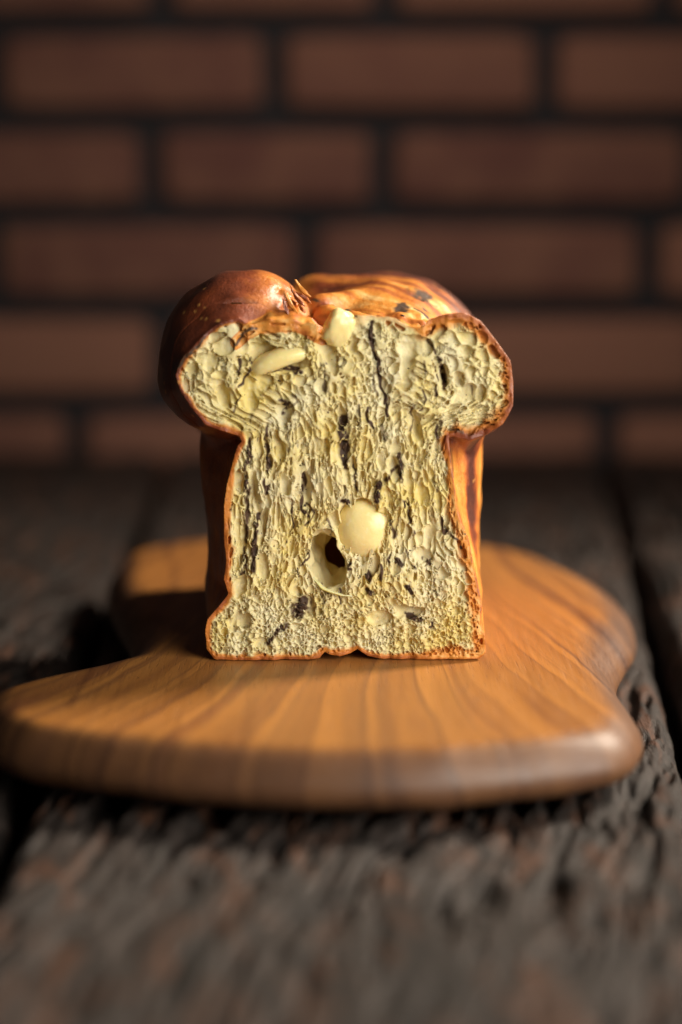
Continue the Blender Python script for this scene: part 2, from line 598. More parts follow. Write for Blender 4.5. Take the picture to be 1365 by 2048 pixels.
YA, YB = -400.0, 752.0
edges = [(-620, -680), (-345, -395), (lin(gl, YA), lin(gl, YB)), (lin(gr, YA), lin(gr, YB)), (330, 460), (610, 740)]
gaps = [10, 9, 6, 8, 12, 10]
for k in range(5):
    near = k in (1, 2, 3)
    nu, nv = (260, 520) if near else (110, 160)
    u = np.linspace(0, 1, nu)[:, None] * np.ones((1, nv))
    yv = YA + (YB - YA) * (np.linspace(0, 1, nv) ** 1.25)[None, :] * np.ones((nu, 1))
    ty = (yv - YA) / (YB - YA)
    xl = edges[k][0] * (1 - ty) + edges[k][1] * ty + gaps[k] / 2 + 2.2 * fbm(yv / 28, yv * 0 + k * 3.1, yv * 0 + 1.5, 3)
    xr = edges[k + 1][0] * (1 - ty) + edges[k + 1][1] * ty - gaps[k + 1] / 2 + 2.2 * fbm(yv / 28, yv * 0 + k * 3.1 + 7, yv * 0 + 2.5, 3)
    xx = xl + (xr - xl) * u
    wx = xx + 9 * fbm(xx / 60, yv / 80, xx * 0 + k * 5.7, 2) - 0.22 * yv
    s0 = np.full_like(xx, k * 4.3)
    n1 = fbm(wx / 5.0, yv / 40, s0, 3)
    n2 = fbm(wx / 2.6, yv / 14, s0 + 9, 2)
    n3 = fbm(wx / 24, yv / 120, s0 + 4, 2)
    hh = -5.0 * smooth(-0.02, -0.36, n1) - 2.0 * smooth(-0.05, -0.5, n2) + 1.4 * n3 + 0.35 * n2
    hh = hh - 2.4                                     # ridge tops stay under the board
    de = np.minimum(u, 1 - u) * (xr - xl)
    hh = np.minimum(hh, -1.2) - 9 * np.clip(1 - de / 7, 0, 1) ** 2
    bot = -34 + 0 * xx[:1]
    X = np.vstack([xx[:1], xx, xx[-1:]])
    Y = np.vstack([yv[:1], yv, yv[-1:]])
    Z = np.vstack([bot, hh, bot])
    nn = nu + 2
    ii = np.arange(nn * nv).reshape(nn, nv)
    q = np.stack([ii[:-1, :-1], ii[1:, :-1], ii[1:, 1:], ii[:-1, 1:]], -1).reshape(-1, 4)
    q = np.vstack([q, np.stack([ii[0, 1:], ii[-1, 1:], ii[-1, :-1], ii[0, :-1]], -1)])
    mesh_np("plank", np.stack([X, Y, Z], -1).reshape(-1, 3), q, M['wood'], table)

# slab added under the planks so that the gaps close to black
v = np.array([(a, b, c) for a in (-640, 690) for b in (YA + 5, YB - 6) for c in (-60, -36)], float)
q = np.array([(0, 1, 3, 2), (4, 6, 7, 5), (0, 4, 5, 1), (2, 3, 7, 6), (1, 5, 7, 3), (0, 2, 6, 4)])
mesh_np("gap_backing", v, q, M['wood'], table, smooth_=False)

# ------------------------------------------------------------------ cutting board
# outline of the top face and the edge, clockwise from the back, traced on the board's top plane
silh = [(410, 1120), (560, 1112), (760, 1116), (970, 1131), (1080, 1150), (1170, 1180), (1238, 1222), (1268, 1268), (1272, 1312),
        (1250, 1350), (1234, 1384), (1240, 1412), (1268, 1452), (1288, 1494), (1256, 1540), (1130, 1564), (960, 1582), (780, 1592), (560, 1590),
        (330, 1574), (130, 1546), (-10, 1514), (-62, 1465), (-8, 1428), (110, 1398), (190, 1380), (245, 1356), (262, 1330), (252, 1296),
        (226, 1246), (214, 1196), (232, 1160), (300, 1134)]
oz = -12.0                                              # widest line of the edge lies 12 mm under the top
Pb = np.array([on_z(a, b, oz) for a, b in silh])


def catmull(P, n):
    out = []
    N = len(P)
    for i in range(N):
        p0, p1, p2, p3 = P[i - 1], P[i], P[(i + 1) % N], P[(i + 2) % N]
        for t in np.linspace(0, 1, n, endpoint=False):
            out.append(0.5 * (2 * p1 + (p2 - p0) * t + (2 * p0 - 5 * p1 + 4 * p2 - p3) * t * t + (3 * p1 - p0 - 3 * p2 + p3) * t ** 3))
    return np.array(out)


ob = catmull(Pb, 9)
for _ in range(3):
    ob = (np.roll(ob, 1, 0) + 2 * ob + np.roll(ob, -1, 0)) / 4
N = len(ob)
tan = np.roll(ob, -1, 0) - np.roll(ob, 1, 0)
nrm = np.stack([tan[:, 1], -tan[:, 0]], 1)
nrm /= np.linalg.norm(nrm, axis=1)[:, None]
area2 = np.sum(ob[:, 0] * np.roll(ob[:, 1], -1) - np.roll(ob[:, 0], -1) * ob[:, 1])
inw = nrm if area2 < 0 else -nrm                        # inward normal
ang = np.arange(N) / N * 2 * math.pi
wob = fbm(ob[:, 0] / 16, ob[:, 1] / 16, ob[:, 0] * 0 + 2.2, 2)
# the sawn bevel of the live edge is wide at the right lobe and along the front
front = smooth(-20, -75, ob[:, 1])
right = smooth(70, 105, ob[:, 0])
bev = 8.0 + 3.5 * right + 2.0 * wob + 4.0 * fbm(ob[:, 0] / 45 + 3, ob[:, 1] / 45, ob[:, 0] * 0 + 6.2, 2)
bev = np.clip(bev, 4.0, 14.0)
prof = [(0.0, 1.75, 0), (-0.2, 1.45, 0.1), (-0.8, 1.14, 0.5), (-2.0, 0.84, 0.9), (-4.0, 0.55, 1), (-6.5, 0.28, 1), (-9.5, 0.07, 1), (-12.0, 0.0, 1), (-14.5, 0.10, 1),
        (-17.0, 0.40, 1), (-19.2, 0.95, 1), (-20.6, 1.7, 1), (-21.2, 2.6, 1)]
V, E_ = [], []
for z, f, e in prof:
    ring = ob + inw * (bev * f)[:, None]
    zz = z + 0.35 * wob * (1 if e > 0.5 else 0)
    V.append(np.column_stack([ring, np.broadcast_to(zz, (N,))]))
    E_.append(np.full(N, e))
ctr = ob.mean(0)
for s in (0.8, 0.5, 0.2):                               # top face rings towards the centre
    V.insert(0, np.column_stack([ctr + (V[0][:, :2] - ctr) * (s / (0.8 if s < 0.8 else 1.0) if s < 0.8 else 0.8), np.zeros(N)]))
    E_.insert(0, np.zeros(N))
R = len(V)
V = np.vstack(V)
E_ = np.concatenate(E_)
ii = np.arange(R * N).reshape(R, N)
q = np.stack([ii[:-1], np.roll(ii[:-1], -1, 1), np.roll(ii[1:], -1, 1), ii[1:]], -1).reshape(-1, 4)
if area2 > 0:
    q = q[:, ::-1]
c0, c1 = len(V), len(V) + 1
V = np.vstack([V, [[*ctr, 0]], [[*ctr, -21.2]]])
E_ = np.concatenate([E_, [0, 1]])
capq = []
for k in range(0, N - 1, 2):
    a, b, c = ii[0, k], ii[0, k + 1], ii[0, (k + 2) % N]
    capq.append((c0, c, b, a))
    a, b, c = ii[-1, k], ii[-1, k + 1], ii[-1, (k + 2) % N]
    capq.append((c1, a, b, c))
q = np.vstack([q, capq])
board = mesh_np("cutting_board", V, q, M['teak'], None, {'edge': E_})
board["label"] = "honey-brown teak cutting board with wavy live edge under the loaf"
board["category"] = "cutting board"
print("setting", round(time.time() - T0, 1))

# ------------------------------------------------------------------ bread
loaf = thing("bread_loaf", "torn-open golden loaf with cheese pieces and dark filling on the cutting board", "bread")

face_px = [(413, 1300), (412, 1268), (420, 1240), (440, 1210), (456, 1188), (447, 1158), (452, 1089), (453, 1017), (456, 970), (469, 910),
           (474, 893), (482, 883), (476, 874), (440, 864), (408, 850), (384, 818), (366, 786), (356, 752), (377, 711), (409, 673), (438, 648),
           (476, 639), (494, 648), (512, 655), (545, 654), (585, 654), (622, 664), (646, 668), (660, 640), (690, 632), (740, 630), (795, 640), (842, 652), (857, 639), (886, 628),
           (929, 622), (966, 639), (996, 680), (1018, 722), (1027, 764), (1024, 811), (1003, 846), (973, 866), (938, 877), (908, 866), (893, 866),
           (890, 878), (895, 910), (906, 970), (917, 1017), (933, 1065), (945, 1104), (957, 1161), (967, 1209), (974, 1275), (975, 1308),
           (960, 1325), (895, 1326), (776, 1320), (735, 1314), (716, 1301), (702, 1312), (680, 1317), (660, 1313), (650, 1306), (640, 1318),
           (590, 1321), (530, 1321), (430, 1320)]
FP = np.array([on_y(a, b) for a, b in face_px])
FACE = Poly2(FP)
BODY = Poly2([(-46, 3.4), (47.5, 3.4), (48.5, 40), (48.8, 78), (53, 84), (54.5, 92), (53, 100), (45, 108), (20, 112), (0, 108), (-20, 112),
              (-44, 110), (-55, 102), (-57.5, 94), (-55, 86), (-48, 80), (-46.3, 40)], round_=3.0)


def px3(px, py, y=0.0):
    x, z = on_y(px, py, y)
    return (float(x), y, float(z))


FLAP = [px3(474, 686, 0.5), px3(500, 662, -0.5), px3(540, 649, -1.5), px3(585, 648, -2.0), px3(620, 661, -2.2), px3(647, 682, -1.5)]


def flap(x, y, z):
    d = None
    for a, b in zip(FLAP[:-1], FLAP[1:]):
        # a folded sheet of crust: runs back into the loaf from its front edge
        a2, b2 = np.array(a), np.array(b)
        yy = np.clip(y, a2[1], 9.0)
        e = capsule(x, y - np.maximum(y - a2[1], 0) * (y < 9) - np.where(y >= 9, 9 - a2[1], 0), z - 0.22 * np.clip(y, 0, 9), a2, b2, 1.9)
        d = e if d is None else smin(d, e, 1.2)
    return d


def body(x, y, z):
    wv = smooth(-1.0, 15.0 + 22.0 * smooth(82, 76, z), y)              # the waist pulled in at the tear widens slowly
    d = FACE(x, z) * (1 - wv) + BODY(x, z) * wv
    zb = 97 + np.where(z < 97, (z - 97) * 37.5 / 21.0, z - 97)
    d = smin(d, ell(x, y, zb, (-38.0, 31, 97), (27.5, 36, 37.5)), 2.5)
    d = smin(d, ell(x, y, z, (-26, 34, 104), (16.5, 28, 28)), 6.0)
    d = smin(d, ell(x, y, z, (-7, 84, 99), (24, 34, 32.5)), 3.0)              # the tall bun at the left
    d = smin(d, ell(x, y, z, (17, 78, 94), (40, 72, 38.5)), 5.0)                   # the wide swirl behind
    d = smin(d, ell(x, y, z, (-36, 98, 94), (28, 34, 34)), 4.0)
    d = smin(d, capsule(x, y, z, (-4, 27, 117.5), (17, 9, 112.5), 5.6), 1.6)       # the roll in the middle
    d = smin(d, capsule(x, y, z, (3, 7, 112.5), (26, 3, 110.5), 3.4), 1.2)
    d = smin(d, capsule(x, y, z, (-7, 36, 120), (10, 45, 122), 6), 2.0)
    d = smax(d, -capsule(x, y, z, (-14, 4, 119), (-8, 26, 126), 3.2), 1.5)         # the dark cleft
    d = smin(d, flap(x, y, z), 0.6)
    d = smax(d, y - 132, 16)
    d = d + 0.55 * noise3(x / 7, y / 7, z / 7) + 0.9 * noise3(x / 17, y / 17 + 9, z / 17)
    tops = smooth(104, 112, z) * smooth(-16, -10, x) * smooth(34, 28, x) * smooth(32, 22, y)
    d = d + tops * 1.0 * noise3(x / 2.6, y / 4.0, z / 2.6)
    shard = np.exp(-(((x + 15) / 7) ** 2 + ((y - 18) / 8) ** 2 + ((z - 121) / 8) ** 2))
    d = d + shard * (3.0 * noise3(x / 2.2, y / 6.0, z / 2.2) + 1.0)
    return smax(d, -z + 0.25, 0.8)


def bake_map(x, y, z):
    n = fbm(x / 9, y / 9, z / 9, 3)
    b = 0.40 + 0.14 * n
    bun = smooth(1.12, 0.96, np.sqrt(((x + 38.5) / 27.5) ** 2 + ((y - 31) / 36) ** 2 + ((z - 97) / 36) ** 2)) * smooth(76, 88, z)
    lb = np.maximum(bun, smooth(-20, -40, x) * smooth(80, 92, z))
    b = b * (1 - lb) + lb * (0.84 + 0.10 * n)
    # swirl: pale gold in front, reddish brown at the back
    sw = smooth(-14, -6, x) * smooth(104, 112, z)
    marb = fbm(x / 11 + 0.12 * y, y / 5.5 + 0.10 * x, z / 11, 3)
    b = b * (1 - sw) + sw * np.clip(0.34 + 0.34 * smooth(20, 70, y) + 0.75 * marb + 0.12 * smooth(30, 55, x), 0, 1)
    # right lobe rind
    rl = smooth(26, 36, x) * smooth(74, 80, z) * smooth(30, 14, y)
    b = b * (1 - rl) + rl * (0.62 + 0.20 * n)
    # pan sides
    sd = smooth(76, 70, z)
    b = b * (1 - sd) + sd * (0.31 + 0.24 * fbm(x / 6, y / 6, z / 30, 3) + 0.16 * smooth(-20, -45, x))
    dk = np.exp(-((x - 46.2 + 0.8 * noise3(y / 6, z / 9, z / 4)) / 1.9) ** 2) * smooth(9, 15, y) * smooth(18, 40, z) * smooth(82, 76, z)
    b = b + dk * (0.75 + 0.4 * fbm(x / 5, y / 5, z / 9, 2))
    low = smooth(5, 1, z)
    b = b * (1 - low) + low * 0.55
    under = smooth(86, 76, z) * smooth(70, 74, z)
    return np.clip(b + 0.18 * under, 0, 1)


# ---- torn face: foam of bubbles carved out of the solid behind an uneven tear
H = 0.28
X0, Y0, Z0 = -70.0, -5.5, -1.2
gx = np.arange(X0, 63, H, dtype=np.float32)
gy = np.arange(Y0, 19.5, H, dtype=np.float32)
gz = np.arange(Z0, 124, H, dtype=np.float32)
GX, GZ = np.meshgrid(gx, gz, indexing='ij')
# halfwidth of the torn face and stretch of the bubbles, by height
hw = np.interp(gz, [0, 15, 40, 70, 84, 95, 112], [49, 47.5, 43, 40, 47, 55, 55])
an = np.interp(gz, [0, 16, 26, 45, 78, 92, 112], [1.15, 1.2, 1.8, 2.8, 2.6, 1.6, 1.3])
vz = np.cumsum(H / an).astype(np.float32)
# the tear
tear = 1.7 * fbm(GX / 15, GX * 0 + 0.5, GZ / 22, 3) + 1.0 * noise3(GX / 3.4, GX * 0 + 4.5, GZ / 14) + 0.3 * noise3(GX / 1.4, GX * 0 + 8.5, GZ / 4)
tear += 1.2 * smooth(-1.0, 8.0, FACE(GX, GZ) + 7) * smooth(60, 30, GZ) * 0.6
tear = tear.astype(np.float32)

HOLES = [  # px centre, px half sizes, depth centre, depth radius, tilt
    (657, 1126, 40, 66, 5.0, 13.0, 0.22), (722, 1050, 46, 52, 1.5, 9.5, 0.0), (680, 1118, 34, 52, 13.5, 10.0, 0.0), (816, 722, 20, 48, 0.0, 3.6, -0.12), (889, 752, 9, 28, 0.5, 5.5, 0.1),
    (832, 852, 12, 30, 0.0, 4.0, 0.25), (613, 972, 13, 42, 0.0, 4.5, -0.1), (553, 716, 62, 22, 1.0, 6.0, -0.30), (447, 790, 14, 26, 0.0, 4.0, 0.3),
    (500, 800, 16, 24, 0.0, 3.5, 0.2), (570, 822, 15, 22, 0.0, 3.6, 0.35), (757, 1238, 26, 14, 0.0, 3.6, 0.0), (822, 1222, 34, 17, 0.0, 4.0, 0.0),
    (525, 770, 18, 12, 0.0, 3.0, 0.0), (652, 893, 8, 13, 0.0, 3.0, 0.0), (688, 905, 12, 24, 0.0, 2.5, 0.0), (765, 775, 12, 26, 0.0, 3.0, 0.0),
    (420, 720, 18, 16, 0.0, 3.2, 0.5), (512, 1000, 9, 60, 0.0, 3.2, 0.04), (528, 1045, 9, 45, 0.0, 3.4, -0.05), (790, 935, 11, 26, 0.0, 3.6, 0.2),
    (843, 990, 9, 32, 0.0, 3.2, 0.1), (860, 1075, 12, 36, 0.0, 3.0, -0.3), (655, 705, 16, 40, 0.0, 4.0, 0.15), (845, 1110, 20, 18, 0.0, 3.2, 0.0),
    (480, 1080, 8, 50, 0.0, 2.6, 0.0), (560, 900, 9, 36, 0.0, 3.0, 0.1), (620, 1210, 14, 30, 0.0, 2.6, 0.2), (470, 1245, 10, 22, 0.0, 2.4, -0.4),
    (935, 700, 13, 14, 0.0, 3.0, 0.0), (920, 760, 11, 20, 0.0, 3.0, 0.2), (965, 790, 9, 16, 0.0, 2.6, -0.2), (705, 690, 10, 20, 0.0, 3.0, 0.0)]


def hole_d(x, y, z, hdef):
    px, py, hx, hz, cy, ry, tilt = hdef
    c = px3(px, py)
    s = 0.1717
    g = 0.16 * min(max(hx, hz), 44) * s
    dx = x - c[0] + g * 1.6 * noise3(x / 4 + px, y / 4, z / 5) + 0.5 * noise3(x / 1.7, y / 2, z / 2.2)
    dz = z - c[2] + g * 2.0 * noise3(x / 4 + 9, y / 4 + px, z / 5) + 0.5 * noise3(x / 1.7 + 3, y / 2, z / 2.2)
    ct, st = math.cos(tilt), math.sin(tilt)
    u, w_ = dx * ct + dz * st, -dx * st + dz * ct
    r = (hx * s, ry, hz * s)
    q = np.sqrt((u / r[0]) ** 2 + ((y - cy) / r[1]) ** 2 + (w_ / r[2]) ** 2)
    return (q - 1) * min(r)


YY = gy[None, :, None]
phi = np.full((len(gx), len(gy), len(gz)), 5.0, np.float32)
B = np.full_like(phi, 5.0)
cand = (FACE(GX, GZ) < 12)
# body distance on the whole fine grid
I, K = np.nonzero(cand | (BODY(GX, GZ) < 3) | (((GX + 38.5) ** 2 + (GZ - 97) ** 2) < 42 ** 2))
for j in range(len(gy)):
    B[I, j, K] = body(gx[I], np.full(len(I), gy[j], np.float32), gz[K])
print("body field", round(time.time() - T0, 1))
skin = -B                                                 # depth under the crust
yt = YY - tear[:, None, :]                                # depth behind the tear
shrink = 0.14 * smooth(6.5, 8.5, YY)
phi = np.maximum(B + shrink, -yt)
m = (B < -0.55) & (yt > -0.6) & (yt < 4.4)
i, j, k = np.nonzero(m)
x, y, z = gx[i], gy[j], gz[k]
sk, dt = skin[m], yt[m]
wxn = x + 1.6 * noise3(x / 9, y / 9, z / 14) + 0.55 * noise3(x / 2.2, y / 2.2, z / 4)
# inside the lobes the bubbles turn with the dough
lobe = smooth(80, 90, z) * smooth(18, 30, np.abs(x))
uu = wxn * (46 / hw[k]) * (1 - 0.22 * lobe)
vv = vz[k] + 0.35 * noise3(x / 7 + 3, y / 7, z / 9) + lobe * 0.10 * x
yy = y / 1.15
close = np.clip(0.12 * smooth(3.0, 0.8, sk) + 1.2 * smooth(1.9, 4.2, dt) + 1.5 * smooth(1.2, 0.55, sk), 0, 3)   # dense under the crust, shut at the back
low = smooth(30, 18, z)
pick = np.arange(len(x))
void = np.full(x.shape, -3.0, np.float32)
# large bubbles; where a large cell stays filled, middle ones; where those stay filled, small ones: thin shared walls
for size, seed, p_mid, p_lobe, p_low, t in ((3.8, 3, 0.22, 0.46, 0.04, 0.03), (2.25, 11, 0.66, 0.76, 0.26, 0.042), (1.4, 19, 1.0, 1.0, 1.0, 0.055)):
    f1, f2, cid = worley(uu[pick] / size, yy[pick] / size, vv[pick] / size, seed)
    p = (p_mid * (1 - lobe[pick]) + p_lobe * lobe[pick]) * (1 - low[pick]) + p_low * low[pick]
    bowl = 0.10 * np.clip(dt[pick] / (0.95 * size), 0, 3) ** 2          # rounded bottoms
    dv = (smin((f2 - f1) * 0.5 - t, 0.72 - f1, 0.09) + 0.015 - close[pick] - bowl) * size
    has = cid < p
    void[pick[has]] = dv[has]
    pick = pick[~has]
# named large bubbles
big = np.full(x.shape, 9.0, np.float32)
for hd in HOLES[:1]:
    big = np.minimum(big, hole_d(x, y, z, hd))
void = np.where(big < 0.35, np.minimum(void, -0.2 + 0 * void), void)                      # smooth walls round the two hollows
phi[m] = smax(phi[m], void, 0.16)
for hd in HOLES:
    c = px3(hd[0], hd[1])
    ext = max(hd[2], hd[3]) * 0.19 + 2
    a0, a1 = np.searchsorted(gx, [c[0] - ext, c[0] + ext])
    b0, b1 = np.searchsorted(gz, [c[2] - ext, c[2] + ext])
    SX, SY, SZ = np.meshgrid(gx[a0:a1], gy, gz[b0:b1], indexing='ij')
    hdv = hole_d(SX, SY, SZ, hd)
    sub = phi[a0:a1, :, b0:b1]
    keep = smooth(0.4, 1.2, -B[a0:a1, :, b0:b1] )
    phi[a0:a1, :, b0:b1] = smax(sub, np.where(keep > 0.5, -hdv, -3.0), 0.5)
phi[:, -1, :] = 5.0
phi[:, 0, :] = 5.0
phi = np.ascontiguousarray(phi, np.float32)
print("foam", round(time.time() - T0, 1))
fv, fq = surface_nets(phi, (X0, Y0, Z0), H)
print("net", len(fv), len(fq), round(time.time() - T0, 1))


def near(grid, v):
    a = np.clip(np.rint((v[:, 0] - X0) / H).astype(int), 0, len(gx) - 1)
    b = np.clip(np.rint((v[:, 1] - Y0) / H).astype(int), 0, len(gy) - 1)
    c = np.clip(np.rint((v[:, 2] - Z0) / H).astype(int), 0, len(gz) - 1)
    return grid[a, b, c]


# dark filling: swirl lines read off the face (px), each with a half width in px and a strength
STREAKS = [([(742, 645), (741, 690), (757, 730), (765, 780), (778, 830)], 3.0, 0.9), ([(690, 840), (687, 880), (692, 930)], 11, 0.95),
           ([(500, 860), (499, 910), (494, 960), (496, 1010), (490, 1080), (488, 1150)], 4.5, 0.7), ([(535, 850), (536, 920), (533, 985)], 4.5, 0.75),
           ([(520, 1030), (510, 1085), (506, 1140)], 6, 0.85), ([(455, 1150), (490, 1160), (480, 1230), (470, 1260)], 4, 0.25),
           ([(604, 930), (608, 970), (605, 1015), (612, 1030)], 5, 0.85), ([(800, 910), (803, 965)], 5, 0.9), ([(757, 965), (756, 1005)], 6, 0.9),
           ([(795, 935), (770, 960)], 5, 0.7), ([(808, 1000), (822, 1040), (828, 1070)], 3.5, 0.75), ([(610, 1205), (595, 1225)], 16, 0.85),
           ([(570, 1250), (545, 1275), (535, 1290)], 6, 0.75), ([(600, 1225), (640, 1220), (655, 1180)], 12, 0.35), ([(735, 1145), (738, 1160)], 4, 0.9),
           ([(815, 1168), (822, 1185)], 4, 1.0), ([(815, 1235), (845, 1238)], 6, 0.9), ([(860, 1255), (866, 1248)], 3, 0.9),
           ([(735, 1178), (743, 1190)], 4, 0.8), ([(793, 1122), (803, 1130)], 5, 0.9), ([(535, 742), (560, 735), (600, 742)], 6, 0.85),
           ([(560, 800), (578, 805), (570, 830)], 5, 0.7), ([(886, 730), (892, 775)], 6, 0.8), ([(860, 680), (878, 715), (890, 745)], 3, 0.7),
           ([(880, 850), (872, 875)], 4, 0.8), ([(340, 752), (380, 708), (412, 676)], 3.5, 0.95), ([(470, 688), (490, 665), (510, 655)], 4, 0.8),
           ([(875, 900), (868, 960), (876, 985)], 3, 0.5), ([(882, 1035), (893, 1065), (915, 1078), (925, 1095)], 3, 0.75), ([(763, 840), (770, 880)], 4, 0.55),
           ([(640, 715), (655, 750)], 5, 0.5), ([(785, 1045), (790, 1075)], 4, 0.7), ([(847, 1120), (860, 1130)], 4, 0.7), ([(905, 900), (912, 960)], 2.5, 0.6),
           ([(430, 1245), (420, 1270)], 3, 0.5), ([(690, 1000), (695, 1010)], 5, 0.85), ([(700, 1130), (702, 1140)], 5, 0.8), ([(945, 770), (948, 800)], 2.5, 0.5),
           ([(925, 862), (900, 858)], 3, 0.6)]


srng = np.random.default_rng(5)
for _ in range(34):                                      # thinner threads of filling that run with the crumb
    a_, b_ = srng.uniform(480, 900), srng.uniform(690, 1200)
    l_ = srng.uniform(18, 60)
    STREAKS.append(([(a_, b_), (a_ + srng.normal(0, 5), b_ + l_ / 2), (a_ + srng.normal(0, 8) + 0.05 * (a_ - 690), b_ + l_)], srng.uniform(1.2, 2.4), srng.uniform(0.5, 0.9)))


def stain_map(v):
    """staining of the crumb, by position on the face"""
    s = np.zeros(len(v), np.float32)
    xj = v[:, 0] + 1.0 * noise3(v[:, 0] / 2.2, v[:, 1] / 3, v[:, 2] / 3.0)
    zj = v[:, 2] + 0.8 * noise3(v[:, 0] / 2.2 + 5, v[:, 1] / 3, v[:, 2] / 3.0)
    br = noise3(v[:, 0] / 1.6 + 2, v[:, 1] / 2, v[:, 2] / 3.2) * 0.5 + 0.5 * noise3(v[:, 0] / 0.8, v[:, 1] / 0.9, v[:, 2] / 1.2)
    for pts, hw_, st in STREAKS:
        P = [px3(a, b) for a, b in pts]
        r = hw_ * 0.1717
        for a, b in zip(P[:-1], P[1:]):
            lo, hi = np.minimum(a, b) - 4, np.maximum(a, b) + 4
            sel = np.nonzero((v[:, 0] > lo[0]) & (v[:, 0] < hi[0]) & (v[:, 2] > lo[2]) & (v[:, 2] < hi[2]))[0]
            e0, e1 = b[0] - a[0], b[2] - a[2]
            t = np.clip(((xj[sel] - a[0]) * e0 + (zj[sel] - a[2]) * e1) / (e0 * e0 + e1 * e1), 0, 1)
            d = np.hypot(xj[sel] - a[0] - e0 * t, zj[sel] - a[2] - e1 * t)
            g = 0.85 * st * smooth(1.3 * r + 0.25, 0.35 * r, d) * smooth(-0.45 + 0.3 * (1 - st), 0.10, br[sel] + 0.15)
            halo = 0.06 * st * smooth(3.2 * r + 0.8, 0.8 * r, d)
            s[sel] = np.maximum(s[sel], np.maximum(g, halo))
    # stray specks
    sp = noise3(v[:, 0] / 1.1 + 11, v[:, 1] / 1.1, v[:, 2] / 1.5)
    s = np.maximum(s, 0.8 * smooth(0.85, 0.93, sp))
    return s


def crust_stain(v):
    """marbling of the filling baked into the top and the sides"""
    s = 0.75 * smooth(0.44, 0.58, fbm(v[:, 0] / 10 + 3, v[:, 1] / 5 + 0.15 * v[:, 0], v[:, 2] / 8, 3)) * smooth(107, 112, v[:, 2]) * smooth(-14, -8, v[:, 0])
    for (px, py, yv, rx, ry_) in ((845, 583, 45, 7, 3.0), (805, 608, 30, 4, 3.0), (655, 632, 8, 3, 3), (792, 628, 8, 4, 2), (690, 588, 22, 4, 3)):
        c = px3(px, py, yv)
        d = np.hypot((v[:, 0] - c[0]) / rx, (v[:, 1] - c[1]) / (ry_ * 2.2)) + 0.5 * noise3(v[:, 0] / 1.5, v[:, 1] / 1.5, v[:, 2] / 1.5)
        s = np.maximum(s, 0.75 * smooth(0.9, 0.3, d) * (v[:, 2] > 104))
    return s


sk = near(skin, fv)
x, y, z = fv.T
rimw = 3.0 + 3.6 * smooth(20, 42, x) * smooth(72, 40, z) + 3.2 * smooth(70, 84, z) * smooth(14, 32, x)
rimw = rimw * (0.8 + 0.5 * fbm(x / 4, y / 4, z / 4, 2)) - 0.5 * smooth(85, 104, z) * smooth(10, -20, x)
cr = 1 - np.clip((sk - 0.25) / np.maximum(rimw, 0.6), 0, 1)
openings = smooth(104, 108, z) * smooth(-15, -11, x) * smooth(28, 22, x) * smooth(3.0, 0.5, y)       # torn upper edge: crumb without rind
cr = np.where(FACE(x, z) > 0.5, np.maximum(cr, 0.0), cr) * (1 - 0.75 * openings)
bk_ = bake_map(x, y, z)
edge_o = smooth(24, 34, x) * smooth(76, 68, z) * smooth(5, 2, y)
bk_ = bk_ * (1 - edge_o) + edge_o * (0.20 + 0.25 * fbm(x / 3, y / 3, z / 3, 2) + 0.25 * smooth(0.8, 0.1, sk))
fl = flap(x, y, z)
isfl = smooth(0.7, 0.2, fl)
cr = np.maximum(cr, 0.98 * isfl)
bk_ = bk_ * (1 - isfl) + isfl * np.clip(0.20 + 0.26 * fbm(x / 3, y / 3, z / 3, 2) + 0.1 * smooth(-30, -12, x), 0, 1)
st = np.maximum(stain_map(fv) * smooth(11, 5, y), crust_stain(fv) * (cr > 0.8))
lin_d = hole_d(x, y, z, HOLES[0])
lining = smooth(1.3, 0.5, np.abs(lin_d)) * smooth(10, 2, x - px3(657, 0)[0] + 6 + 0 * y) * smooth(0.2, 1.4, y)
att = dict(lining=lining.astype(np.float32), crust=cr.astype(np.float32), bake=bk_.astype(np.float32), stain=st.astype(np.float32))

fcr = cr[fq].mean(1)
is_rind = fcr > 0.80


def submesh(v, q, attrs):
    used = np.unique(q)
    mp = np.full(len(v), -1, np.int32)
    mp[used] = np.arange(len(used))
    return v[used], mp[q], {k: a[used] for k, a in attrs.items()}


cv_, cq_, ca_ = submesh(fv, fq[~is_rind], att)
crumb = mesh_np("crumb", cv_, cq_, M['bread'], loaf, ca_)
crumb["label"] = "pale yellow torn crumb full of stretched bubbles"
rv, rq, ra = submesh(fv, fq[is_rind], att)

# ---- crust of the rest of the loaf, coarser, joined to the fine rim
H2 = 0.85
gx2 = np.arange(-72, 66, H2, dtype=np.float32)
gy2 = np.arange(5.5, 136, H2, dtype=np.float32)
gz2 = np.arange(-2, 140, H2, dtype=np.float32)
ph2 = np.empty((len(gx2), len(gy2), len(gz2)), np.float32)
A2, C2 = np.meshgrid(gx2, gz2, indexing='ij')
a2, c2 = A2.ravel(), C2.ravel()
for j, yv in enumerate(gy2):
    ph2[:, j, :] = body(a2, np.full(a2.shape, yv, np.float32), c2).reshape(A2.shape)
ph2 = np.maximum(ph2, (7.3 - gy2)[None, :, None])
v2, q2 = surface_nets(ph2, (gx2[0], gy2[0], gz2[0]), H2)
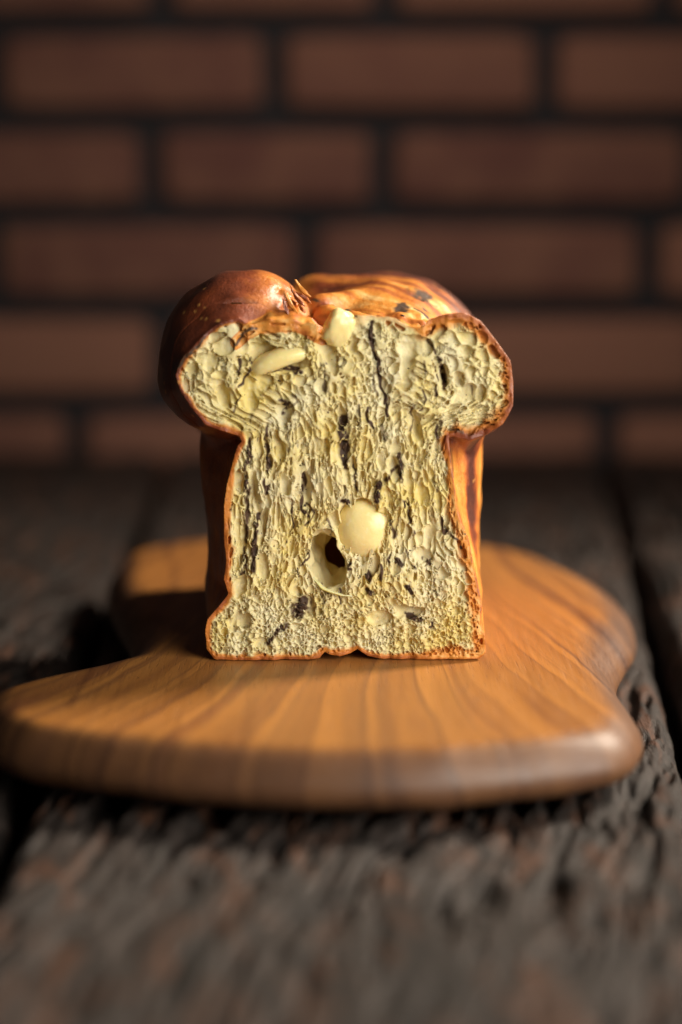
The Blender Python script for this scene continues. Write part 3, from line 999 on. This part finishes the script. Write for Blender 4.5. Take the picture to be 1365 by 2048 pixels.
# drop the hidden front cap
q2 = q2[~((v2[q2][:, :, 1].max(1) < 8.0) & (body(*v2[q2].mean(1).T) < -1.0))]
x, y, z = v2.T
at2 = dict(lining=np.zeros(len(v2), np.float32), crust=np.ones(len(v2), np.float32), bake=bake_map(x, y, z).astype(np.float32), stain=crust_stain(v2).astype(np.float32))
v2, q2, at2 = submesh(v2, q2, at2)
n0 = len(rv)
crust = mesh_np("crust", np.vstack([rv, v2]), np.vstack([rq, q2 + n0]), M['bread'], loaf, {k: np.concatenate([ra[k], at2[k]]) for k in ra})
crust["label"] = "glossy brown crust, dark on the left bun and golden on the swirl"
print("crust", len(v2), round(time.time() - T0, 1))


# ---- cheese pieces and flakes of dark filling
def blob(name, c, r, mat, seed, amp=0.12, freq=0.35, n=3, power=2.0, rot=(0, 0, 0), label=None, bend=0.0, attrs=None):
    """lumpy superellipsoid on a subdivided cube"""
    k = 4 * n
    lin_ = np.linspace(-1, 1, k + 1)
    vs, qs = [], []
    off = 0
    for ax in range(3):
        for sgn in (-1, 1):
            a, b = np.meshgrid(lin_, lin_, indexing='ij')
            p = np.zeros((k + 1, k + 1, 3))
            p[..., ax] = sgn
            p[..., (ax + 1) % 3] = a
            p[..., (ax + 2) % 3] = b
            ii_ = np.arange((k + 1) ** 2).reshape(k + 1, k + 1) + off
            qq = np.stack([ii_[:-1, :-1], ii_[1:, :-1], ii_[1:, 1:], ii_[:-1, 1:]], -1).reshape(-1, 4)
            qs.append(qq if sgn > 0 else qq[:, ::-1])
            vs.append(p.reshape(-1, 3))
            off += (k + 1) ** 2
    p = np.vstack(vs)
    qs = np.vstack(qs)
    key = np.rint(p * 1000).astype(int)
    _, first, inv = np.unique(key, axis=0, return_index=True, return_inverse=True)
    p, qs = p[first], inv.reshape(-1)[qs]
    p = p / (np.abs(p) ** power).sum(1)[:, None] ** (1 / power)
    f = 1 + amp * 2 * fbm(p[:, 0] / freq + seed * 3.7, p[:, 1] / freq + seed, p[:, 2] / freq + 40, 3)
    p = p * f[:, None] * np.array(r)
    p[:, 2] += bend * (p[:, 0] ** 2) / max(r[0], 0.1)
    Rm = np.array(Matrix.Rotation(rot[2], 3, 'Z') @ Matrix.Rotation(rot[1], 3, 'Y') @ Matrix.Rotation(rot[0], 3, 'X'))
    o = mesh_np(name, p @ Rm.T, qs, mat, loaf, {k_: np.full(len(p), v_) for k_, v_ in (attrs or {}).items()})
    o.location = np.array(c) * MM
    if label:
        o["label"] = label
    return o


def depth_at(px, py):
    """y of the first solid met behind a pixel of the face"""
    c = px3(px, py)
    a = int(np.clip(round((c[0] - X0) / H), 0, len(gx) - 1))
    b = int(np.clip(round((c[2] - Z0) / H), 0, len(gz) - 1))
    s = np.nonzero(phi[a, :, b] < 0)[0]
    return float(gy[s[0]]) if len(s) else 3.0


blob("cheese_piece", px3(728, 1058, 7.0), (9.9, 7.6, 10.9), M['cheese'], 2, 0.035, 1.1, 5, 2.3, (0, 0.1, 0), "round glossy cheese lump in the middle of the crumb")
blob("cheese_piece", px3(556, 716, 3.2), (11.0, 4.5, 3.3), M['cheese'], 3, 0.05, 0.9, 4, 2.4, (0.2, -0.33, 0), "crescent slice of pale cheese under the folded crust", bend=-0.16)
blob("cheese_piece", px3(676, 657, 1.6), (4.6, 3.6, 6.4), M['cheese'], 5, 0.11, 0.9, 4, 3.6, (0.35, 0.42, 0.3), "wedge of pale cheese sticking out of the torn top")


def tube(name, pts, rad, mat, label=None):
    pts = np.array(pts, float)
    t = np.linspace(0, len(pts) - 1, 26)
    C = np.stack([np.interp(t, range(len(pts)), pts[:, i_]) for i_ in range(3)], 1)
    for _ in range(3):
        C[1:-1] = (C[:-2] + 2 * C[1:-1] + C[2:]) / 4
    R_ = np.interp(t, range(len(rad)), rad)
    d = np.gradient(C, axis=0)
    d /= np.linalg.norm(d, axis=1)[:, None]
    n1_ = np.cross(d, (0, 1, 0))
    n1_ /= np.linalg.norm(n1_, axis=1)[:, None]
    n2_ = np.cross(d, n1_)
    k = 14
    a = np.linspace(0, 2 * math.pi, k, endpoint=False)
    V_ = C[:, None] + (n1_[:, None] * np.cos(a)[None, :, None] + 2.2 * n2_[:, None] * np.sin(a)[None, :, None]) * R_[:, None, None]
    V_ = V_ + 0.25 * np.stack([noise3(V_[..., 0] / 1.4 + o_, V_[..., 1] / 1.4, V_[..., 2] / 1.4) for o_ in (0, 7, 15)], -1)
    ii_ = np.arange(26 * k).reshape(26, k)
    qq = np.stack([ii_[:-1], np.roll(ii_[:-1], -1, 1), np.roll(ii_[1:], -1, 1), ii_[1:]], -1).reshape(-1, 4)
    o = mesh_np(name, V_.reshape(-1, 3), qq[:, ::-1], mat, loaf)
    if label:
        o["label"] = label
    return o


tube("melted_cheese", [px3(616, 1128, 3.0), px3(626, 1154, 2.0), px3(645, 1176, 0.6), px3(675, 1188, 0.0), px3(708, 1193, 0.6)],
     [0.15, 0.3, 0.6, 0.45, 0.2], M['cheese'], "pale lip of melted cheese along the bottom of the hollow")

frng = np.random.default_rng(23)
FLAKES = [(690, 890, 7, 13), (693, 915, 8, 9), (803, 935, 4, 12), (757, 990, 5, 10), (742, 670, 4, 12), (757, 735, 3, 14), (773, 800, 4, 14), (605, 1215, 11, 9),
          (596, 1226, 9, 6), (562, 1255, 8, 6), (820, 1178, 3.5, 9), (830, 1236, 13, 4), (735, 1152, 4, 8), (697, 1004, 6, 6), (552, 741, 10, 5), (590, 738, 9, 4),
          (508, 1085, 5, 10), (512, 1050, 4, 9), (536, 920, 3.5, 10), (609, 1012, 6, 6), (606, 950, 3, 7), (493, 965, 4, 9), (887, 760, 4, 10), (572, 808, 7, 4),
          (862, 1254, 4, 3), (793, 1124, 4, 4), (742, 1188, 3, 5), (810, 1010, 3, 8), (497, 905, 3, 8), (845, 584, 10, 5), (806, 609, 8, 4), (560, 762, 5, 3)]
for n_, (px, py, hx, hz) in enumerate(FLAKES):
    top = py < 620
    yv = {584: 40.0, 609: 22.0}.get(py, 10.0) if top else depth_at(px, py)
    if top:                                              # lies on the crust: find its height
        c = px3(px, py, yv)
        zz = np.arange(100, 138, 0.25)
        bb = body(np.full(len(zz), c[0]), np.full(len(zz), yv), zz)
        c = (c[0], yv, float(zz[bb < 0].max()))
    else:
        c = px3(px, py, min(yv, 6.0) + 0.1)
    s = 0.135
    s = s * 0.6 if top else s
    blob("filling_flake", c, (hx * s, 0.5 + 0.25 * frng.random(), hz * s), M['flake'], 20 + n_, 0.42, 0.55, 2, 2.0,
         (frng.normal(0, 0.15), frng.normal(0, 0.18), frng.normal(0, 0.2)))
# torn splinters of crust in the cleft beside the bun
for n_, (px, py, yv, ln, rz, ry_) in enumerate(((604, 578, 12, 4.2, -0.6, 0.75), (590, 588, 9, 3.6, -0.4, 0.9), (598, 602, 9, 3.4, -0.8, 0.6), (578, 600, 6, 3.6, -0.3, 1.1),
                                               (612, 598, 13, 3.2, -0.9, 0.5), (572, 616, 5, 3.0, -0.5, 1.2), (588, 618, 7, 3.2, -0.7, 0.8), (604, 617, 10, 2.8, -1.0, 0.6),
                                               (600, 590, 12, 3.0, -0.2, 0.5))):
    blob("crust_splinter", px3(px, py, yv), (ln * 0.85, 0.7, 0.5), M['bread'], 60 + n_, 0.42, 0.5, 2, 2.0, (frng.normal(0, 0.5), ry_, rz), None, 0.12,
         dict(crust=1.0, bake=(0.25, 0.5, 0.7)[n_ % 3], stain=0.0, lining=0.0))
print("done", round(time.time() - T0, 1))
